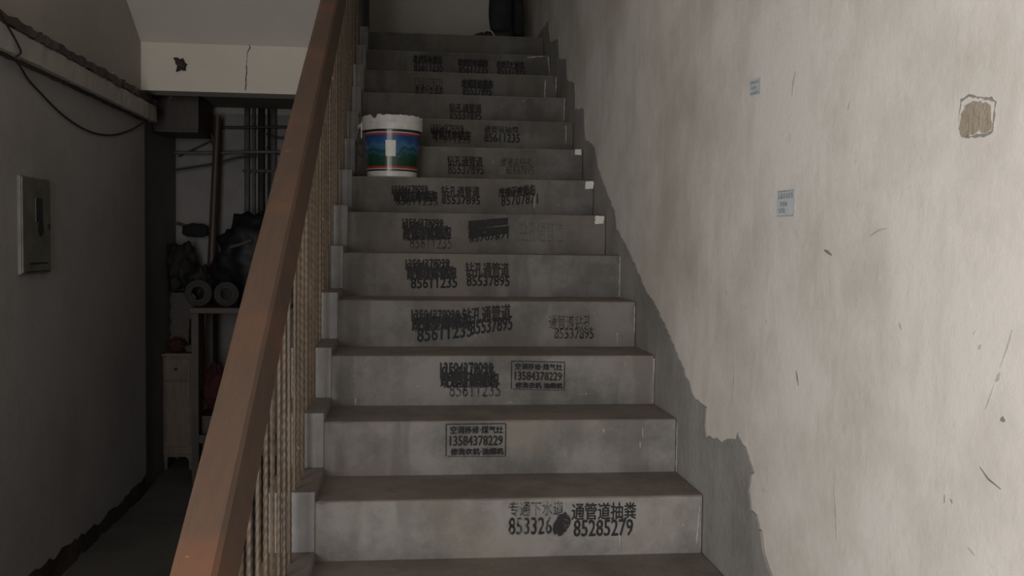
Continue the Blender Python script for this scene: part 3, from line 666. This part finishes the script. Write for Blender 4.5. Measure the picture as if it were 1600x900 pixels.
def put(name, bm, mat, loc, label, cat, grp=None):
    o = obj(name, bm, M_[mat], smooth=True); o.location = loc; return tag(o, label, cat, grp)
put('stuffed_bag', lump(0, (.25, .15, .26), 3), 'bag', (-.66, 3.66, BT), 'big black stuffed bag on the bench with a pale strap', 'bag')
bm = bmesh.new(); tube(bm, [(-.79, 3.50, .80), (-.72, 3.495, .82), (-.66, 3.505, .845)], .010, 8); tag(obj('plastic_tube', bm, M_['cloth_grey']), 'short pale tube lying on the big black bag', 'tube')
put('stuffed_bag', lump(0, (.06, .07, .12), 8), 'clutter', (-.985, 3.67, BT), 'smaller brown sack on the bench against the wooden pole', 'bag')
for x, y, z, r, l in ((-.965, 3.44, BT + .085, .072, 'grey coil of hose on the bench edge nearest the cabinet'), (-.80, 3.44, BT + .08, .066, 'grey coil of hose standing beside the black bag')):
    bm = bmesh.new()
    for q in range(3):
        tube(bm, [(x + (r - q * .012) * math.cos(a), y - q * .006, z + (r - q * .012) * math.sin(a)) for a in [2 * math.pi * i / 28 for i in range(29)]], .011, 7, cap=False)
    tag(obj('hose_coil', bm, M_['tape'], smooth=True), l, 'hose', 'coils of hose on the bench')
put('felt_cap', lump(0, (.085, .035, .05), 21, amp=.2), 'cap', (-1.12, 4.09, .86), 'dark felt cap hung on the storage wall left of the pole', 'cap')
bm = bmesh.new(); tube(bm, [(-1.26, 4.175, .955), (-1.18, 4.175, .93), (-1.12, 4.175, .90), (-1.0, 4.175, .865), (-.92, 4.175, .86)], .011, 8); tag(obj('wooden_stick', bm, M_['pole']), 'brown stick slanting behind the dark cap', 'stick')
put('stuffed_bag', lump(0, (.10, .12, .16), 31), 'clutter', (-1.18, 3.98, .50), 'dark grimy sack stacked on crates behind the cabinet', 'bag')
# stack behind the cabinet
cr = empty('crate', (-1.17, 4.03, FLOOR + .757), 'dark crate standing behind the red cloth', 'crate')
cr.location = (-1.17, 4.06, FLOOR + .757)
obj('crate_body', B(-.09, .09, -.07, .10, 0, .38, bev=.004), M_['darkwood'], cr)
for q in range(4): obj('slat', B(-.092, .092, -.076, -.07, .03 + q * .09, .085 + q * .09), M_['darkwood'], cr)
put('red_cloth', lump(0, (.055, .055, .045), 12, amp=.3), 'red', (-1.195, 3.875, FLOOR + .757), 'crumpled dark red cloth on top of the pale cabinet', 'cloth')
put('grey_rag', lump(0, (.03, .025, .025), 17, amp=.4), 'cloth_grey', (-1.10, 3.825, FLOOR + .757), 'grey rag at the front corner of the cabinet top', 'cloth')
fl = empty('flask', (-1.108, 3.935, FLOOR + .757), 'slim polished steel flask glinting on the cabinet top', 'flask')
bm = bmesh.new(); lathe(bm, [(.0, .0), (.022, 0), (.023, .005), (.023, .15), (.017, .17), (0, .17)], 20); obj('flask_body', bm, M_['chrome'], fl, smooth=True)
bm = bmesh.new(); lathe(bm, [(.018, .168), (.018, .205), (0, .207)], 20); obj('cap', bm, M_['iron_dark'], fl, smooth=True)
put('stuffed_bag', lump(0, (.085, .08, .15), 41), 'red', (-.90, 3.66, FLOOR + .40), 'dark red bag wedged under the bench next to the cabinet', 'bag')
cr2 = empty('crate', (-.90, 3.66, FLOOR), 'low dark crate under the bench carrying the red bag', 'crate')
obj('crate_body', B(-.10, .16, -.12, .14, 0, .395, bev=.004), M_['darkwood'], cr2)
for q in range(4): obj('slat', B(-.102, .162, -.127, -.12, .02 + q * .095, .09 + q * .095), M_['darkwood'], cr2)

# ------------------------------------------------------------------ person standing on the landing, facing left
def skin(name, pts, edges, mat, parent=None, lvl=1, root=0):
    me = bpy.data.meshes.new(name); me.from_pydata([p[:3] for p in pts], edges, []); me.materials.append(mat)
    o = bpy.data.objects.new(name, me); C.objects.link(o)
    if parent: o.parent = parent
    o.modifiers.new('skin', 'SKIN'); sv = me.skin_vertices[0].data
    for i, p in enumerate(pts):
        r = p[3]; sv[i].radius = r if isinstance(r, tuple) else (r, r); sv[i].use_root = (i == root)
    s = o.modifiers.new('sub', 'SUBSURF'); s.levels = lvl; s.render_levels = lvl
    o.modifiers['skin'].use_smooth_shade = True
    return o
pp = empty('person', (.90, 3.47, 13 * R), 'person in black trousers and black shoes standing at the top of the stairs', 'person')
# local frame: faces -x, right side +y
pts = [(0, 0, .90, .11), (0, 0, 1.05, .105), (0, 0, 1.22, .12), (0, 0, 1.36, .10), (-.01, 0, 1.44, .052), (-.02, 0, 1.50, .055), (-.03, 0, 1.57, .085), (-.02, 0, 1.64, .08)]
ed = [(0, 1), (1, 2), (2, 3), (3, 4), (4, 5), (5, 6), (6, 7)]
for s in (-1, 1):
    b0 = len(pts); fx = -.045 if s < 0 else .055
    pts += [(0, s * .085, .84, .085), (fx * .5 - .02, s * .09, .47, .055), (fx + .02, s * .09, .09, .036), (fx - .03, s * .09, .045, .03), (fx - .12, s * .09, .025, .022)]
    ed += [(0, b0), (b0, b0 + 1), (b0 + 1, b0 + 2), (b0 + 2, b0 + 3), (b0 + 3, b0 + 4)]
    c0 = len(pts); pts += [(0, s * .17, 1.36, .055), (.02, s * .215, 1.10, .04), (-.05, s * .215, .86, .028), (-.07, s * .215, .80, .03), (-.075, s * .215, .755, .032)]
    ed += [(3, c0), (c0, c0 + 1), (c0 + 1, c0 + 2), (c0 + 2, c0 + 3), (c0 + 3, c0 + 4)]
    for q, (dx, L) in enumerate(((-.026, .068), (-.009, .078), (.009, .073), (.025, .058))):
        f0 = len(pts); x = -.075 + dx; pts += [(x, s * .215, .735, .0085), (x - .006, s * .212, .735 - L * .5, .0078), (x - .004, s * .204, .735 - L, .007)]
        ed += [(c0 + 4, f0), (f0, f0 + 1), (f0 + 1, f0 + 2)]
    f0 = len(pts); pts += [(-.108, s * .208, .775, .010), (-.125, s * .204, .745, .0085)]; ed += [(c0 + 3, f0), (f0, f0 + 1)]
body = skin('body', pts, ed, M_['skin'], pp, 2)
tr = [(0, 0, .93, .125), (0, 0, 1.02, .118)]; te = [(0, 1)]
for s in (-1, 1):
    b0 = len(tr); fx = -.058 if s < 0 else .045
    tr += [(0, s * .085, .84, .105), (fx * .5 - .02, s * .09, .47, .085), (fx, s * .09, .24, .074), (fx - .002, s * .09, .15, .080), (fx + .002, s * .09, .085, .070), (fx + .006, s * .09, .045, .072)]
    te += [(0, b0), (b0, b0 + 1), (b0 + 1, b0 + 2), (b0 + 2, b0 + 3), (b0 + 3, b0 + 4), (b0 + 4, b0 + 5)]
skin('trousers', tr, te, M_['trouser'], pp, 2)
jk = [(0, 0, .88, .135), (0, 0, 1.05, .13), (0, 0, 1.22, .14), (0, 0, 1.36, .115), (-.005, 0, 1.43, .07)]; je = [(0, 1), (1, 2), (2, 3), (3, 4)]
for s in (-1, 1):
    b0 = len(jk); jk += [(0, s * .17, 1.36, .07), (.02, s * .215, 1.10, .054), (-.045, s * .215, .87, .04)]; je += [(3, b0), (b0, b0 + 1), (b0 + 1, b0 + 2)]
skin('jacket', jk, je, M_['jacket'], pp, 2)
bm = bmesh.new(); bmesh.ops.create_uvsphere(bm, u_segments=20, v_segments=14, radius=1)
for v in bm.verts: v.co = Vector((v.co.x * .105 - .008, v.co.y * .092, v.co.z * .105 + 1.645)); 
for v in list(bm.verts):
    if v.co.z < 1.60 or (v.co.x < -.06 and v.co.z < 1.665): bm.verts.remove(v)
obj('hair', bm, M_['hair'], pp, smooth=True)
bm = bmesh.new()
for s in (-1, 1):
    bmesh.ops.create_uvsphere(bm, u_segments=10, v_segments=8, radius=.012, matrix=Matrix.Translation((-.105, s * .032, 1.60)))
obj('eyes', bm, M_['bucket'], pp)
bm = bmesh.new(); tube(bm, [(-.108, 0, 1.605), (-.132, 0, 1.57), (-.112, 0, 1.562)], [.008, .014, .01], 8); obj('nose', bm, M_['skin'], pp, smooth=True)
bm = bmesh.new(); tube(bm, [(-.098, -.022, 1.533), (-.108, 0, 1.534), (-.098, .022, 1.533)], [.003, .006, .003], 8); obj('mouth', bm, M_['red'], pp, smooth=True)
for s in (-1, 1):
    bm = bmesh.new(); bmesh.ops.create_uvsphere(bm, u_segments=10, v_segments=8, radius=1)
    for v in bm.verts: v.co = Vector((v.co.x * .016 - .012, v.co.y * .008 + s * .088, v.co.z * .028 + 1.585))
    obj('ear', bm, M_['skin'], pp, smooth=True)
    fx = -.045 if s < 0 else .055
    bm = bmesh.new(); rings = []
    for t, hw, h in ((-.185, .012, .018), (-.17, .034, .034), (-.13, .044, .048), (-.08, .044, .062), (-.03, .038, .085), (.02, .036, .095), (.055, .034, .085), (.068, .022, .05)):
        x = fx + t; yy = s * .09
        rings.append([bm.verts.new(p) for p in ((x, yy - hw, .002), (x, yy - hw, .014), (x, yy - hw * .8, h * .6), (x, yy, h), (x, yy + hw * .8, h * .6), (x, yy + hw, .014), (x, yy + hw, .002))])
    for a, b in zip(rings, rings[1:]):
        for q in range(7): bm.faces.new((a[q], a[(q + 1) % 7], b[(q + 1) % 7], b[q]))
    bm.faces.new(rings[0]); bm.faces.new(rings[-1][::-1]); bmesh.ops.recalc_face_normals(bm, faces=bm.faces[:])
    sh = obj('shoe', bm, M_['shoe'], pp, smooth=True)
    if s < 0:
        bm = bmesh.new(); tube(bm, smoothline([(fx - .085, -.10, .060), (fx - .07, -.135, .045), (fx - .05, -.148, .010), (fx - .045, -.152, .004)]), .0034, 6)
        tube(bm, smoothline([(fx - .085, -.10, .060), (fx - .11, -.13, .045), (fx - .12, -.135, .035)]), .003, 6); obj('lace', bm, M_['lace'], sh)
